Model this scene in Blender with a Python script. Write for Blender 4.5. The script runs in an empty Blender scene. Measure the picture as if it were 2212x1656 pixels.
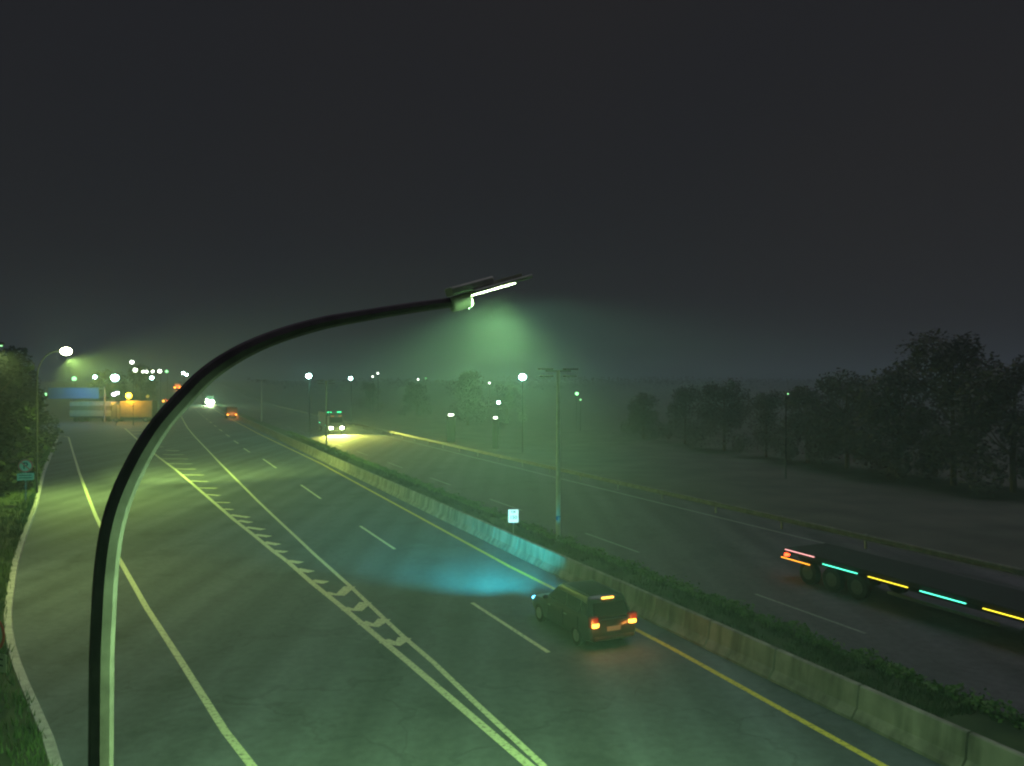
import bpy, bmesh, math, random
from mathutils import Vector, Matrix
random.seed(7)
R_ = math.radians
S = bpy.context.scene
C = S.collection
# ------------------------------------------------------------------ camera
F, CX, YH, HC = 1724.0, 1106.0, 820.0, 8.7       # focal length, centre, horizon (in a 2212 px wide frame), eye height
cd = bpy.data.cameras.new('camera'); cam = bpy.data.objects.new('camera', cd); C.objects.link(cam)
cam.location = (0, 0, HC); cam.rotation_euler = (R_(90), 0, 0)
cd.sensor_width = 36; cd.lens = 36*F/2212; cd.shift_y = -8/2212
cd.clip_start = 0.05; cd.clip_end = 8000
S.camera = cam
# ------------------------------------------------------------------ sky, weak night skylight, exposure
w = bpy.data.worlds.new('World'); S.world = w; w.use_nodes = True
nt = w.node_tree; bg = nt.nodes['Background']
geo = nt.nodes.new('ShaderNodeNewGeometry')
nz = nt.nodes.new('ShaderNodeTexNoise'); nz.inputs['Scale'].default_value = 1.6; nz.inputs['Detail'].default_value = 3
rp = nt.nodes.new('ShaderNodeValToRGB')
rp.color_ramp.elements[0].position = .3; rp.color_ramp.elements[0].color = (.0135, .0135, .0158, 1)
rp.color_ramp.elements[1].position = .75; rp.color_ramp.elements[1].color = (.0170, .0152, .0155, 1)
nt.links.new(geo.outputs['Incoming'], nz.inputs['Vector'])
nt.links.new(nz.outputs['Fac'], rp.inputs['Fac']); nt.links.new(rp.outputs['Color'], bg.inputs['Color'])
bg.inputs['Strength'].default_value = 1.0
sl = bpy.data.lights.new('sun', 'SUN'); sl.energy = 0.6; sl.angle = R_(40); sl.color = (.86, .84, 1.0)
so = bpy.data.objects.new('sun', sl); C.objects.link(so); so.rotation_euler = (R_(-12), R_(14), 0)
S.view_settings.view_transform = 'Standard'; S.view_settings.look = 'None'
S.view_settings.exposure = 0; S.view_settings.gamma = 1
cy = S.cycles
cy.use_denoising = True; cy.max_bounces = 5; cy.diffuse_bounces = 2; cy.glossy_bounces = 2
cy.volume_bounces = 0; cy.sample_clamp_indirect = 2; cy.sample_clamp_direct = 0; cy.use_light_tree = True
cy.pixel_filter_type = 'BLACKMAN_HARRIS'; cy.filter_width = 2.2
cy.volume_max_steps = 64; cy.volume_step_rate = 5

# ------------------------------------------------------------------ frames of reference
TH = math.atan((CX-335)/F); CT, ST = math.cos(TH), math.sin(TH)
def el(s):
    d = max(0, s-230); return 6.5*(1-math.exp(-(d/220)**2))
def cv(s):
    d = max(0, s-150); return d*d/24000
def RD(D, s, z=0, curve=True):
    """road frame -> world: D metres right of the camera, s metres along the motorway"""
    d = D + (cv(s) if curve else 0)
    return Vector((-s*ST + d*CT, s*CT + d*ST, z + el(s)))
def toDS(X, Z): return (X*CT + Z*ST, Z*CT - X*ST)
def G(x, y, z=0):
    """where the sight line of a measured point meets height z above the flat road"""
    Z = (HC-z)*F/(y-YH); return ((x-CX)*Z/F, Z)
def DS(x, y, z=0): return toDS(*G(x, y, z))
def ray(x, y, zrel):
    """point on the sight line lying zrel above the rising carriageway"""
    lo, hi = 20, 1400
    for _ in range(60):
        m = (lo+hi)/2; X = (x-CX)*m/F; D, s = toDS(X, m)
        if HC-(y-YH)*m/F > el(s)+zrel: lo = m
        else: hi = m
    X = (x-CX)*lo/F; D, s = toDS(X, lo)
    return Vector((X, lo, el(s))), s
def at(x, y, Z): return Vector(((x-CX)*Z/F, Z, HC-(y-YH)*Z/F))
def interp(tab, s):
    if s <= tab[0][0]: return tab[0][1]
    for (a, b), (c, d) in zip(tab, tab[1:]):
        if s <= c: return b+(d-b)*(s-a)/(c-a)
    return tab[-1][1]

# ------------------------------------------------------------------ materials
def mat(name, col, rough=.7, metal=0, noise=None, bump=0, col2=None, spec=.3, detail=6, coord='Object'):
    m = bpy.data.materials.new(name); m.use_nodes = True
    t = m.node_tree; b = t.nodes['Principled BSDF']
    b.inputs['Base Color'].default_value = (*col, 1); b.inputs['Roughness'].default_value = rough
    b.inputs['Metallic'].default_value = metal; b.inputs['Specular IOR Level'].default_value = spec
    if noise:
        tc = t.nodes.new('ShaderNodeTexCoord'); n = t.nodes.new('ShaderNodeTexNoise')
        n.inputs['Scale'].default_value = noise; n.inputs['Detail'].default_value = detail
        t.links.new(tc.outputs[coord], n.inputs['Vector'])
        r = t.nodes.new('ShaderNodeValToRGB')
        r.color_ramp.elements[0].position = .32; r.color_ramp.elements[1].position = .7
        r.color_ramp.elements[0].color = (*col, 1)
        r.color_ramp.elements[1].color = (*(col2 or [c*1.6 for c in col]), 1)
        t.links.new(n.outputs['Fac'], r.inputs['Fac']); t.links.new(r.outputs['Color'], b.inputs['Base Color'])
        if bump:
            bp = t.nodes.new('ShaderNodeBump'); bp.inputs['Strength'].default_value = bump; bp.inputs['Distance'].default_value = .05
            t.links.new(n.outputs['Fac'], bp.inputs['Height']); t.links.new(bp.outputs['Normal'], b.inputs['Normal'])
    return m
def emis(name, col, strength):
    m = bpy.data.materials.new(name); m.use_nodes = True
    b = m.node_tree.nodes['Principled BSDF']
    b.inputs['Base Color'].default_value = (*[min(1, c) for c in col], 1)
    b.inputs['Emission Color'].default_value = (*col, 1); b.inputs['Emission Strength'].default_value = strength
    return m
def asphalt(name, c1, c2):
    """asphalt: fine grain, long worn wheel tracks and broad patches of older surface"""
    m = mat(name, c1, .82, noise=3.5, bump=.25, col2=c2, spec=.25, detail=9)
    t = m.node_tree; b = t.nodes['Principled BSDF']
    tc = t.nodes.new('ShaderNodeTexCoord'); mp = t.nodes.new('ShaderNodeMapping')
    mp.inputs['Rotation'].default_value = (0, 0, -TH); mp.inputs['Scale'].default_value = (.45, .03, 1)
    n = t.nodes.new('ShaderNodeTexNoise'); n.inputs['Scale'].default_value = 1; n.inputs['Detail'].default_value = 5
    t.links.new(tc.outputs['Object'], mp.inputs['Vector']); t.links.new(mp.outputs['Vector'], n.inputs['Vector'])
    r = t.nodes.new('ShaderNodeValToRGB'); r.color_ramp.elements[0].position = .3; r.color_ramp.elements[1].position = .72
    r.color_ramp.elements[0].color = (.72, .72, .72, 1); r.color_ramp.elements[1].color = (1.25, 1.25, 1.25, 1)
    g = t.nodes.new('ShaderNodeTexNoise'); g.inputs['Scale'].default_value = 40; g.inputs['Detail'].default_value = 3
    t.links.new(tc.outputs['Object'], g.inputs['Vector'])
    mr = t.nodes.new('ShaderNodeMapRange'); mr.inputs['To Min'].default_value = .6; mr.inputs['To Max'].default_value = 1.4
    t.links.new(g.outputs['Fac'], mr.inputs['Value'])
    mx = t.nodes.new('ShaderNodeMixRGB'); mx.blend_type = 'MULTIPLY'; mx.inputs['Fac'].default_value = 1
    mx2 = t.nodes.new('ShaderNodeMixRGB'); mx2.blend_type = 'MULTIPLY'; mx2.inputs['Fac'].default_value = 1
    src = b.inputs['Base Color'].links[0].from_socket
    t.links.new(src, mx.inputs[1]); t.links.new(n.outputs['Fac'], r.inputs['Fac']); t.links.new(r.outputs['Color'], mx.inputs[2])
    t.links.new(mx.outputs[0], mx2.inputs[1]); t.links.new(mr.outputs[0], mx2.inputs[2])
    last = mx2.outputs[0]
    def mult(sock, lo, hi, a, c):
        nonlocal last
        q = t.nodes.new('ShaderNodeMapRange'); q.inputs['From Min'].default_value = a; q.inputs['From Max'].default_value = c
        q.inputs['To Min'].default_value = lo; q.inputs['To Max'].default_value = hi; t.links.new(sock, q.inputs['Value'])
        x = t.nodes.new('ShaderNodeMixRGB'); x.blend_type = 'MULTIPLY'; x.inputs['Fac'].default_value = 1
        t.links.new(last, x.inputs[1]); t.links.new(q.outputs[0], x.inputs[2]); last = x.outputs[0]
    m1 = t.nodes.new('ShaderNodeMapping'); m1.inputs['Rotation'].default_value = (0, 0, -TH); m1.inputs['Scale'].default_value = (1, .004, 1)
    t.links.new(tc.outputs['Object'], m1.inputs['Vector'])
    wv = t.nodes.new('ShaderNodeTexWave'); wv.inputs['Scale'].default_value = .182; wv.inputs['Distortion'].default_value = .6; wv.inputs['Detail'].default_value = 1
    t.links.new(m1.outputs['Vector'], wv.inputs['Vector']); mult(wv.outputs['Fac'], .86, 1.08, 0, 1)
    vo = t.nodes.new('ShaderNodeTexVoronoi'); vo.feature = 'DISTANCE_TO_EDGE'; vo.inputs['Scale'].default_value = .16
    wn = t.nodes.new('ShaderNodeTexNoise'); wn.inputs['Scale'].default_value = .7; wn.inputs['Detail'].default_value = 5
    va = t.nodes.new('ShaderNodeVectorMath'); va.operation = 'MULTIPLY_ADD'; va.inputs[1].default_value = (3, 3, 0)
    t.links.new(tc.outputs['Object'], wn.inputs['Vector']); t.links.new(wn.outputs['Color'], va.inputs[0]); t.links.new(tc.outputs['Object'], va.inputs[2])
    t.links.new(va.outputs[0], vo.inputs['Vector']); mult(vo.outputs['Distance'], .80, 1, .002, .009)
    st = t.nodes.new('ShaderNodeTexNoise'); st.inputs['Scale'].default_value = .32; st.inputs['Detail'].default_value = 7; st.inputs['Roughness'].default_value = .65
    t.links.new(tc.outputs['Object'], st.inputs['Vector']); mult(st.outputs['Fac'], 1.08, .72, .52, .68)
    t.links.new(last, b.inputs['Base Color'])
    return m
def paint(name, col):
    """road paint worn through in places"""
    m = mat(name, [c*.62 for c in col], .6, noise=9, col2=col, detail=10)
    e = [n for n in m.node_tree.nodes if n.type == 'VALTORGB'][0].color_ramp
    e.elements[0].position = .38; e.elements[1].position = .52
    k = e.elements.new(.30); k.color = (.11, .12, .12, 1)
    return m
M = dict(
    asphalt=asphalt('asphalt', (.066, .078, .088), (.088, .102, .115)),
    asphalt2=asphalt('old_asphalt', (.062, .055, .064), (.088, .078, .09)),
    white=paint('white_paint', (.56, .60, .36)), yellow=paint('yellow_paint', (.62, .52, .07)),
    faded=paint('faded_paint', (.2, .2, .19)),
    concrete=mat('concrete', (.15, .135, .12), .85, noise=1.3, bump=.3, col2=(.25, .225, .20), detail=10),
    kerb=mat('kerb_concrete', (.26, .26, .24), .85, noise=4, col2=(.42, .42, .38), bump=.3),
    grass=mat('grass', (.018, .035, .012), .95, noise=.6, bump=.6, col2=(.045, .07, .025), detail=10),
    ground=mat('soil_grass', (.055, .055, .045), .95, noise=.25, bump=.5, col2=(.10, .10, .08), detail=10),
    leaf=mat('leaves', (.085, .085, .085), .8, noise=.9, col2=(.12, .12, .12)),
    leaf_dark=mat('dark_leaves', (.012, .02, .01), .85, noise=.9, col2=(.024, .036, .019), spec=.1),  # darker leaf copy, its colour offsets the lamplight on left crowns and shrubs
    hedge=mat('hedge_leaves', (.05, .10, .03), .8, noise=2, col2=(.12, .19, .06)),
    bark=mat('bark', (.06, .045, .03), .9, noise=6, bump=.5),
    rail=mat('weathered_rail', (.11, .105, .10), .7, metal=.1, noise=3, col2=(.2, .19, .17)),
    post=mat('dark_painted_post', (.06, .05, .055), .8, noise=4, col2=(.10, .086, .09), bump=.2, spec=.1),
    head=mat('lamp_housing', (.4, .42, .34), .6, noise=9, col2=(.5, .52, .42)),
    pale_post=mat('pale_painted_post', (.42, .44, .42), .6, noise=5, col2=(.55, .57, .55)),
    galv=mat('galvanised_steel', (.17, .175, .175), .6, metal=.25, noise=14, col2=(.25, .255, .25)),
    darkmetal=mat('painted_metal', (.06, .065, .06), .5, metal=.2, noise=9, col2=(.10, .105, .1)),
    car_dark=mat('charcoal_car_paint', (.02, .02, .022), .3, metal=.4, noise=40, col2=(.028, .028, .03), spec=.6),
    car_grey=mat('grey_car_paint', (.12, .12, .12), .35, metal=.3, noise=40, col2=(.14, .14, .14), spec=.5),
    glass=mat('car_glass', (.01, .012, .014), .08, noise=1, col2=(.014, .016, .018), spec=.7),
    rubber=mat('tyre_rubber', (.015, .015, .015), .9, noise=20, col2=(.03, .03, .03)),
    rim=mat('wheel_rim', (.25, .25, .25), .4, metal=.8, noise=10, col2=(.35, .35, .35)),
    trailer_pale=mat('pale_trailer_panel', (.36, .35, .24), .6, noise=1.5, col2=(.5, .48, .34)),
    box_brown=mat('olive_box_panel', (.16, .15, .07), .65, noise=1.2, col2=(.26, .23, .12)),
    sign_white=mat('sign_white', (.78, .8, .76), .35, noise=5, col2=(.86, .88, .84)),
    sign_added_glow=emis('sign_face_added_glow', (1, .98, .86), .62),  # own glow put into the face in place of headlight light thrown back
    sign_black=mat('sign_black', (.02, .03, .02), .5, noise=5, col2=(.03, .04, .03)),
    sign_red=mat('sign_red', (.6, .10, .08), .45, noise=5, col2=(.7, .13, .10)),
    sign_yellow=mat('sign_yellow', (.6, .5, .05), .45, noise=5, col2=(.7, .58, .07)),
    sign_blue=mat('sign_blue', (.01, .11, .30), .5, noise=5, col2=(.015, .14, .36)),
    sign_plate=mat('sign_plate', (.36, .38, .27), .5, noise=5, col2=(.46, .48, .34)),
    wall=mat('building_wall', (.2, .19, .17), .85, noise=.8, col2=(.28, .27, .24)),
    # lamps that are lit
    led=emis('led_panel', (.75, 1, .55), 28),
    lamp_yg=emis('yellow_green_lamp', (.95, 1, .55), 60),
    lamp_teal=emis('teal_lamp', (.55, 1, .9), 45),
    lamp_white=emis('white_lamp', (.9, 1, .8), 14),
    lamp_dim=emis('dim_green_lamp', (.35, 1, .4), 3),
    tail=emis('tail_lamp', (1, .30, .02), 9), tail_hot=emis('brake_lamp', (1, .44, .05), 5),
    lens_red=mat('red_lens', (.12, .01, .008), .25, noise=30, col2=(.2, .015, .01), spec=.6),
    tail_red=emis('red_tail_lamp', (1, .08, .02), 6),
    headl=emis('headlamp', (.9, 1, .7), 60), head_cyan=emis('cyan_headlamp', (.1, .6, 1), 12),
    head_blue=emis('bluish_headlamp', (.75, .75, 1), 25),
    mark_green=emis('green_marker', (.03, 1, .35), 4.5), mark_teal=emis('teal_marker', (.1, 1, .62), 3.2),
    mark_yellow=emis('amber_marker', (1, .8, .04), 2.6), mark_pink=emis('pink_marker', (1, .42, .42), 2.2),
    mark_orange=emis('orange_marker', (1, .38, .03), 3.2), beacon=emis('orange_beacon', (1, .62, .02), 40),
    mark_dim=emis('dim_orange_marker', (1, .35, .1), .7), chevron_y=emis('dim_yellow_lamp', (1, .75, .1), .5),
)
_t = M['concrete'].node_tree; _b = _t.nodes['Principled BSDF']; _src = _b.inputs['Base Color'].links[0].from_socket
_tc = _t.nodes.new('ShaderNodeTexCoord'); _mp = _t.nodes.new('ShaderNodeMapping'); _mp.inputs['Scale'].default_value = (1.6, 1.6, .12)
_n = _t.nodes.new('ShaderNodeTexNoise'); _n.inputs['Scale'].default_value = 1.4; _n.inputs['Detail'].default_value = 7
_q = _t.nodes.new('ShaderNodeMapRange'); _q.inputs['From Min'].default_value = .42; _q.inputs['From Max'].default_value = .68; _q.inputs['To Min'].default_value = 1.1; _q.inputs['To Max'].default_value = .5
_x = _t.nodes.new('ShaderNodeMixRGB'); _x.blend_type = 'MULTIPLY'; _x.inputs['Fac'].default_value = 1
_t.links.new(_tc.outputs['Object'], _mp.inputs['Vector']); _t.links.new(_mp.outputs['Vector'], _n.inputs['Vector']); _t.links.new(_n.outputs['Fac'], _q.inputs['Value'])
_t.links.new(_src, _x.inputs[1]); _t.links.new(_q.outputs[0], _x.inputs[2]); _t.links.new(_x.outputs[0], _b.inputs['Base Color'])
M['sign_added_glow'].node_tree.nodes['Principled BSDF'].inputs['Base Color'].default_value = (.16, .12, .12, 1)
# ------------------------------------------------------------------ mesh helpers
def link(name, me, m=None, parent=None, **props):
    o = bpy.data.objects.new(name, me); C.objects.link(o)
    if m is not None and me is not None: me.materials.append(m)
    if parent: o.parent = parent
    for k, v in props.items(): o[k] = v
    return o
class MB:
    def __init__(s): s.v = []; s.f = []
    def quad(s, a, b, c, d): n = len(s.v); s.v += [a, b, c, d]; s.f.append((n, n+1, n+2, n+3)); return s
    def tri(s, a, b, c): n = len(s.v); s.v += [a, b, c]; s.f.append((n, n+1, n+2)); return s
    def loft(s, rings, cap=True, closed=True):
        n0 = len(s.v); k = len(rings[0])
        for r in rings: s.v += [tuple(p) for p in r]
        for i in range(len(rings)-1):
            for j in range(k if closed else k-1):
                a = n0+i*k+j; b = n0+i*k+(j+1) % k
                s.f.append((a, b, b+k, a+k))
        if cap and closed:
            s.f.append(tuple(n0+j for j in reversed(range(k))))
            s.f.append(tuple(n0+(len(rings)-1)*k+j for j in range(k)))
        return s
    def box(s, c, d, bev=.0, rot=0):
        cx, cyy, cz = c; a, b, h = d[0]/2, d[1]/2, d[2]/2
        e = min(bev, a*.9, b*.9, h*.9)
        cr, sr = math.cos(rot), math.sin(rot)
        def ring(x, y, z):
            k = e if e > 0 else 1e-4
            p = [(-x+k, -y), (x-k, -y), (x, -y+k), (x, y-k), (x-k, y), (-x+k, y), (-x, y-k), (-x, -y+k)]
            return [(cx+u*cr-v*sr, cyy+u*sr+v*cr, cz+z) for u, v in p]
        if e > 0: return s.loft([ring(a-e, b-e, -h), ring(a, b, -h+e), ring(a, b, h-e), ring(a-e, b-e, h)])
        return s.loft([[(cx+u*cr-v*sr, cyy+u*sr+v*cr, cz+z) for u, v in ((-a, -b), (a, -b), (a, b), (-a, b))] for z in (-h, h)])
    def tube(s, pts, rad, n=12, phase=0):
        pts = [Vector(p) for p in pts]; rings = []
        if not hasattr(rad, '__len__'): rad = [rad]*len(pts)
        up = None
        for i, p in enumerate(pts):
            t = (pts[min(i+1, len(pts)-1)]-pts[max(i-1, 0)]).normalized()
            if up is None:
                up = Vector((1, 0, 0)) if abs(t.x) < .9 else Vector((0, 1, 0))
            a = (up-t*up.dot(t)).normalized(); up = a; b = t.cross(a)
            rings.append([p+(a*math.cos(phase+2*math.pi*j/n)+b*math.sin(phase+2*math.pi*j/n))*rad[i] for j in range(n)])
        return s.loft(rings)
    def ball(s, c, r, sq=(1, 1, 1), n=14, m=8):
        c = Vector(c); rings = []
        for i in range(m+1):
            a = math.pi*(.02+.96*i/m)-math.pi/2
            rings.append([(c.x+r*sq[0]*math.cos(a)*math.cos(2*math.pi*j/n), c.y+r*sq[1]*math.cos(a)*math.sin(2*math.pi*j/n), c.z+r*sq[2]*math.sin(a)) for j in range(n)])
        return s.loft(rings)
    def disc(s, c, r, depth, axis='x', n=28, r2=None):
        r2 = r if r2 is None else r2; c = Vector(c); rings = []
        for d, rr in ((-depth/2, r*.94), (-depth/2+.01, r), (depth/2-.01, r2), (depth/2, r2*.94)):
            ring = []
            for j in range(n):
                a = 2*math.pi*j/n; u, v = rr*math.cos(a), rr*math.sin(a)
                ring.append(c+(Vector((d, u, v)) if axis == 'x' else Vector((-u, d, v)) if axis == 'y' else Vector((u, v, d))))
            rings.append(ring)
        return s.loft(rings)
    def build(s, name, m, parent=None, smooth=False, **props):
        me = bpy.data.meshes.new(name); me.from_pydata([tuple(p) for p in s.v], [], s.f); me.update()
        bm = bmesh.new(); bm.from_mesh(me); bmesh.ops.recalc_face_normals(bm, faces=bm.faces) if len(bm.faces) < 4000 else None
        bm.to_mesh(me); bm.free()
        if smooth:
            me.shade_smooth()
            try: me.set_sharp_from_angle(angle=R_(35))
            except Exception: pass
        return link(name, me, m, parent, **props)
def thing(name, loc, rz, label, cat, group=None):
    o = bpy.data.objects.new(name, None); C.objects.link(o); o.location = loc; o.rotation_euler = (0, 0, rz)
    o.empty_display_size = .3
    o['label'] = label; o['category'] = cat
    if group: o['group'] = group
    return o
def struct(mb, name, m, smooth=False): return mb.build(name, m, smooth=smooth, kind='structure')
def copy_tree(o, loc, rz, label, scale=1, group=None, skip=()):
    r = o.copy(); C.objects.link(r); r.location = loc; r.rotation_euler = (0, 0, rz); r.scale = (scale,)*3
    r['label'] = label
    if group: r['group'] = group
    for ch in list(o.children):
        if ch.name.split('.')[0] in skip: continue
        c = ch.copy(); C.objects.link(c); c.parent = r
        for g in list(ch.children):
            d = g.copy(); C.objects.link(d); d.parent = c
    return r
def lamp_light(kind, name, parent, loc, power, col, target=None, size=.1, cone=120, blend=.4):
    l = bpy.data.lights.new(name, kind); l.energy = power; l.color = col
    l.shadow_soft_size = size
    if kind == 'SPOT': l.spot_size = R_(cone); l.spot_blend = blend
    o = bpy.data.objects.new(name, l); C.objects.link(o); o.location = loc
    if target is not None: o.rotation_euler = (Vector(target)-Vector(loc)).to_track_quat('-Z', 'Y').to_euler()
    if parent: o.parent = parent
    return o
def text_mesh(name, body, size, m, parent, loc, rot, extrude=.004):
    cu = bpy.data.curves.new(name, 'FONT'); cu.body = body; cu.size = size; cu.extrude = extrude; cu.offset = size*.02
    cu.align_x = 'CENTER'; cu.align_y = 'CENTER'
    t = bpy.data.objects.new('tmp', cu); C.objects.link(t)
    bpy.context.view_layer.update()
    me = bpy.data.meshes.new_from_object(t.evaluated_get(bpy.context.evaluated_depsgraph_get()))
    bpy.data.objects.remove(t); bpy.data.curves.remove(cu)
    me.materials.clear()
    o = link(name, me, m, parent); o.location = loc; o.rotation_euler = rot
    return o

# ================================================================== SETTING
KERB = [(-40, 1.2), (-5, .2), (8, -.1)] + sorted([(DS(x, y)[1], DS(x, y)[0]) for x, y in
        [(137, 1648), (107, 1576), (71, 1498), (51, 1451), (32, 1391), (26, 1344), (28, 1310), (39, 1224), (56, 1168),
         (82, 1095), (98, 1020), (128, 945)]]) + [(150, -17), (162, -24), (172, -36), (180, -60), (186, -100)]
B_IN = 16.2
def rows(a, b, step):
    out = []; s = a
    while s < b: out.append(s); s += step
    return out+[b]
SR = rows(-40, 180, 2.5)+rows(184, 400, 8)[0:]+rows(415, 1500, 25)
SR = sorted(set(SR))
# ground: one sheet out to the horizon
g = MB(); ds = [-1500, -700, -350, -180, -90, -50, -30, -20, -12, -6, 0, 8, 16, 24, 34, 45, 60, 90, 150, 260, 450, 900, 1800]
ss = [-90, -40, 0, 40, 80, 120, 160, 200, 230]+rows(245, 500, 15)+rows(520, 1000, 40)+[1300, 1800, 2600, 3600]
g.loft([[RD(d, s, -.07, False) for d in ds] for s in ss], cap=False, closed=False)
struct(g, 'ground', M['ground'], True)
# carriageway with the ramp, narrowing after the gore
MAINL = 4.6
g = MB()
rs = [s for s in SR if s <= 192]
for a, b in zip(rs, rs[1:]):
    for k in range(8):
        la, lb = interp(KERB, a), interp(KERB, b)
        def P(s, l, t): return RD(l+(B_IN+.05-l)*t, s)
        g.quad(P(a, la, k/8), P(a, la, (k+1)/8), P(b, lb, (k+1)/8), P(b, lb, k/8))
rs = [s for s in SR if s >= 192]; rs = [192]+rs
for a, b in zip(rs, rs[1:]): g.quad(RD(MAINL, a), RD(B_IN+.05, a), RD(B_IN+.05, b), RD(MAINL, b))
struct(g, 'road', M['asphalt'])
g = MB()
for a, b in zip(SR, SR[1:]): g.quad(RD(20.1, a), RD(34.6, a), RD(34.6, b), RD(20.1, b))
struct(g, 'far_road', M['asphalt2'])
# markings ------------------------------------------------------------
def strip(mb, pts, wd, z=.004, step=None):
    """ribbon of width wd following (D, s) points"""
    P = [RD(d, s, z) for d, s in pts]
    L = []
    for i, p in enumerate(P):
        t = (P[min(i+1, len(P)-1)]-P[max(i-1, 0)]).normalized(); n = Vector((-t.y, t.x, 0))*wd/2
        L.append((p-n, p+n))
    mb.loft(L, cap=False, closed=False)
def px(pts, f): return [DS(*f(*p)) for p in pts]
fA = lambda x, y: (324+x*.17932, 945+y*.17932)
fB = lambda x, y: (621+x*.16306, 1161+y*.16306)
ident = lambda x, y: (x, y)
def ext(pts, s2):
    (d0, s0), (d1, s1) = pts[-2], pts[-1]; return pts+[(d1+(d1-d0)*(s2-s1)/(s1-s0), s2)]
gl = px([(270, 926), (292, 946), (314, 966), (331, 979)], ident)+px([(125, 258), (300, 385), (480, 535), (660, 690), (880, 880), (1000, 985), (1250, 1180), (1500, 1385), (1660, 1500)], fA) \
    + px([(330, 610), (500, 745), (760, 955), (980, 1140), (1260, 1375), (1600, 1656)], fB)+px([(1145, 1656)], ident)
gr = px([(405, 925)], ident)+px([(545, 0), (690, 150), (850, 320), (1060, 530), (1300, 770), (1500, 960), (1800, 1240), (2000, 1430)], fA) \
    + px([(450, 310), (830, 650), (1040, 850), (1290, 1090), (1560, 1340), (1930, 1656)], fB)+px([(1025, 1517), (1175, 1656)], ident)
m = MB()
strip(m, ext(gl, 8), .23); strip(m, ext(gr, 8), .18)
strip(m, [(5.5, s) for s in rows(205, 900, 12)], .2)
strip(m, [(5.5, 205), (5.4, 180), gr[0]], .2)
struct(m, 'gore_line', M['white'])
m = MB()
for a, b, c, d in [(190, 160, 350, 165), (160, 210, 410, 212), (140, 261, 460, 262), (215, 318, 510, 322), (300, 382, 550, 387), (385, 452, 650, 458),
                   (480, 530, 700, 535), (580, 612, 805, 617), (670, 690, 840, 705), (790, 785, 960, 790), (890, 865, 995, 875), (965, 937, 1190, 968),
                   (1060, 1005, 1215, 1030), (1155, 1085, 1365, 1115), (1260, 1175, 1440, 1200), (1370, 1265, 1545, 1297), (1480, 1370, 1640, 1385),
                   (1650, 1490, 1820, 1515), (1770, 1590, 1945, 1625)]:
    strip(m, px([(a, b), (c, d)], fA), .36 if b < 900 else .42, .008)
strip(m, px([(320, 580), (515, 603)], fB), .45, .008)
for a, b in [((314, 966), (352, 966)), ((304, 956), (345, 956)), ((294, 947), (338, 947)), ((284, 938), (330, 938)), ((276, 931), (322, 931))]:
    strip(m, px([a, b], ident), .5, .008)
for ch in [[(500, 745), (700, 765), (825, 655)], [(750, 948), (930, 965), (1035, 865)], [(980, 1135), (1170, 1170), (1285, 1085)], [(1270, 1375), (1460, 1415), (1555, 1335)]]:
    strip(m, px(ch, fB), .5, .008)
struct(m, 'gore_hatching', M['white'])
m = MB()
le = px([(148, 945), (160, 985), (172, 1024), (189, 1069), (206, 1113), (225, 1153), (242, 1183), (260, 1213), (317, 1314), (386, 1421), (486, 1580), (545, 1656)], ident)
strip(m, [(-16, 148)]+ext(le, 8), .20)
struct(m, 'edge_line', M['white'])
m = MB()
dashes = px([(1185, 1410), (1020, 1303), (853, 1187), (778, 1137), (693, 1078), (650, 1048), (597, 1012), (568, 992)], ident)
for a, b in zip(dashes[::2], dashes[1::2]): strip(m, [a, b], .16)
s = dashes[-1][1]+9
while s < 900: strip(m, [(10.3, s), (10.2, s+6)], .16); s += 14
struct(m, 'lane_line', M['white'])
yl = px([(1910, 1656), (1449, 1400), (1376, 1362), (1100, 1224), (895, 1112), (695, 1003), (630, 972)], ident)
m = MB(); strip(m, [(14.9, -30)]+yl+[(15.1, s) for s in rows(130, 900, 12)], .2)
struct(m, 'yellow_line', M['yellow'])
m = MB()
for k in range(-1, 40):
    s0 = 20.0+k*14
    strip(m, [(22.2, s0), (22.2, s0+5.5)], .14)
struct(m, 'far_lane_line', M['faded'])
m = MB(); strip(m, [(32.4, s) for s in rows(-30, 900, 10)], .2); struct(m, 'far_edge_line', M['faded'])
# kerb -----------------------------------------------------------------
m = MB(); ring = []
for s in [s for s in rows(-30, 170, 2)]:
    d = interp(KERB, s)
    ring.append([RD(d, s, -.02), RD(d-.015, s, .12), RD(d-.05, s, .15), RD(d-.26, s, .15), RD(d-.27, s, -.05)])
m.loft(ring, cap=False, closed=False); struct(m, 'kerb', M['kerb'])
m = MB(); ring = []
for s in rows(-30, 170, 2):
    d = interp(KERB, s)-.27
    ring.append([RD(d-o, s, z) for o, z in ((0, .11), (.8, .14), (2.2, .1+.15*math.sin(s*.21)), (5, .35), (11, .8), (16, .9), (24, -.2))])
m.loft(ring, cap=False, closed=False); struct(m, 'verge', M['grass'], True)
# concrete median barrier ------------------------------------------------
prof = [(0, 0), (0, .08), (.17, .30), (.24, .84), (.27, .87), (.39, .87), (.42, .84), (.49, .30), (.66, .08), (.66, 0)]
m = MB(); rings = []
def bar(s, inset=0):
    r = []
    for a, z in prof:
        u = .33+(a-.33)*(1-inset*3); r.append(RD(B_IN+u, s, z*(1-inset*.9) if z > 0 else -.03))
    return r
s = -30
while s < 900:
    L = 3.0 if s < 130 else 12
    rings += [bar(s, .12), bar(s+.03, .12), bar(s+.05, 0), bar(s+L-.01, 0), bar(s+L, .12)]; s += L
m.loft(rings)
b = m.build('concrete_barrier', M['concrete'], label='long pale concrete median barrier with sloped face and joints beside the yellow line', category='barrier')
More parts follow.
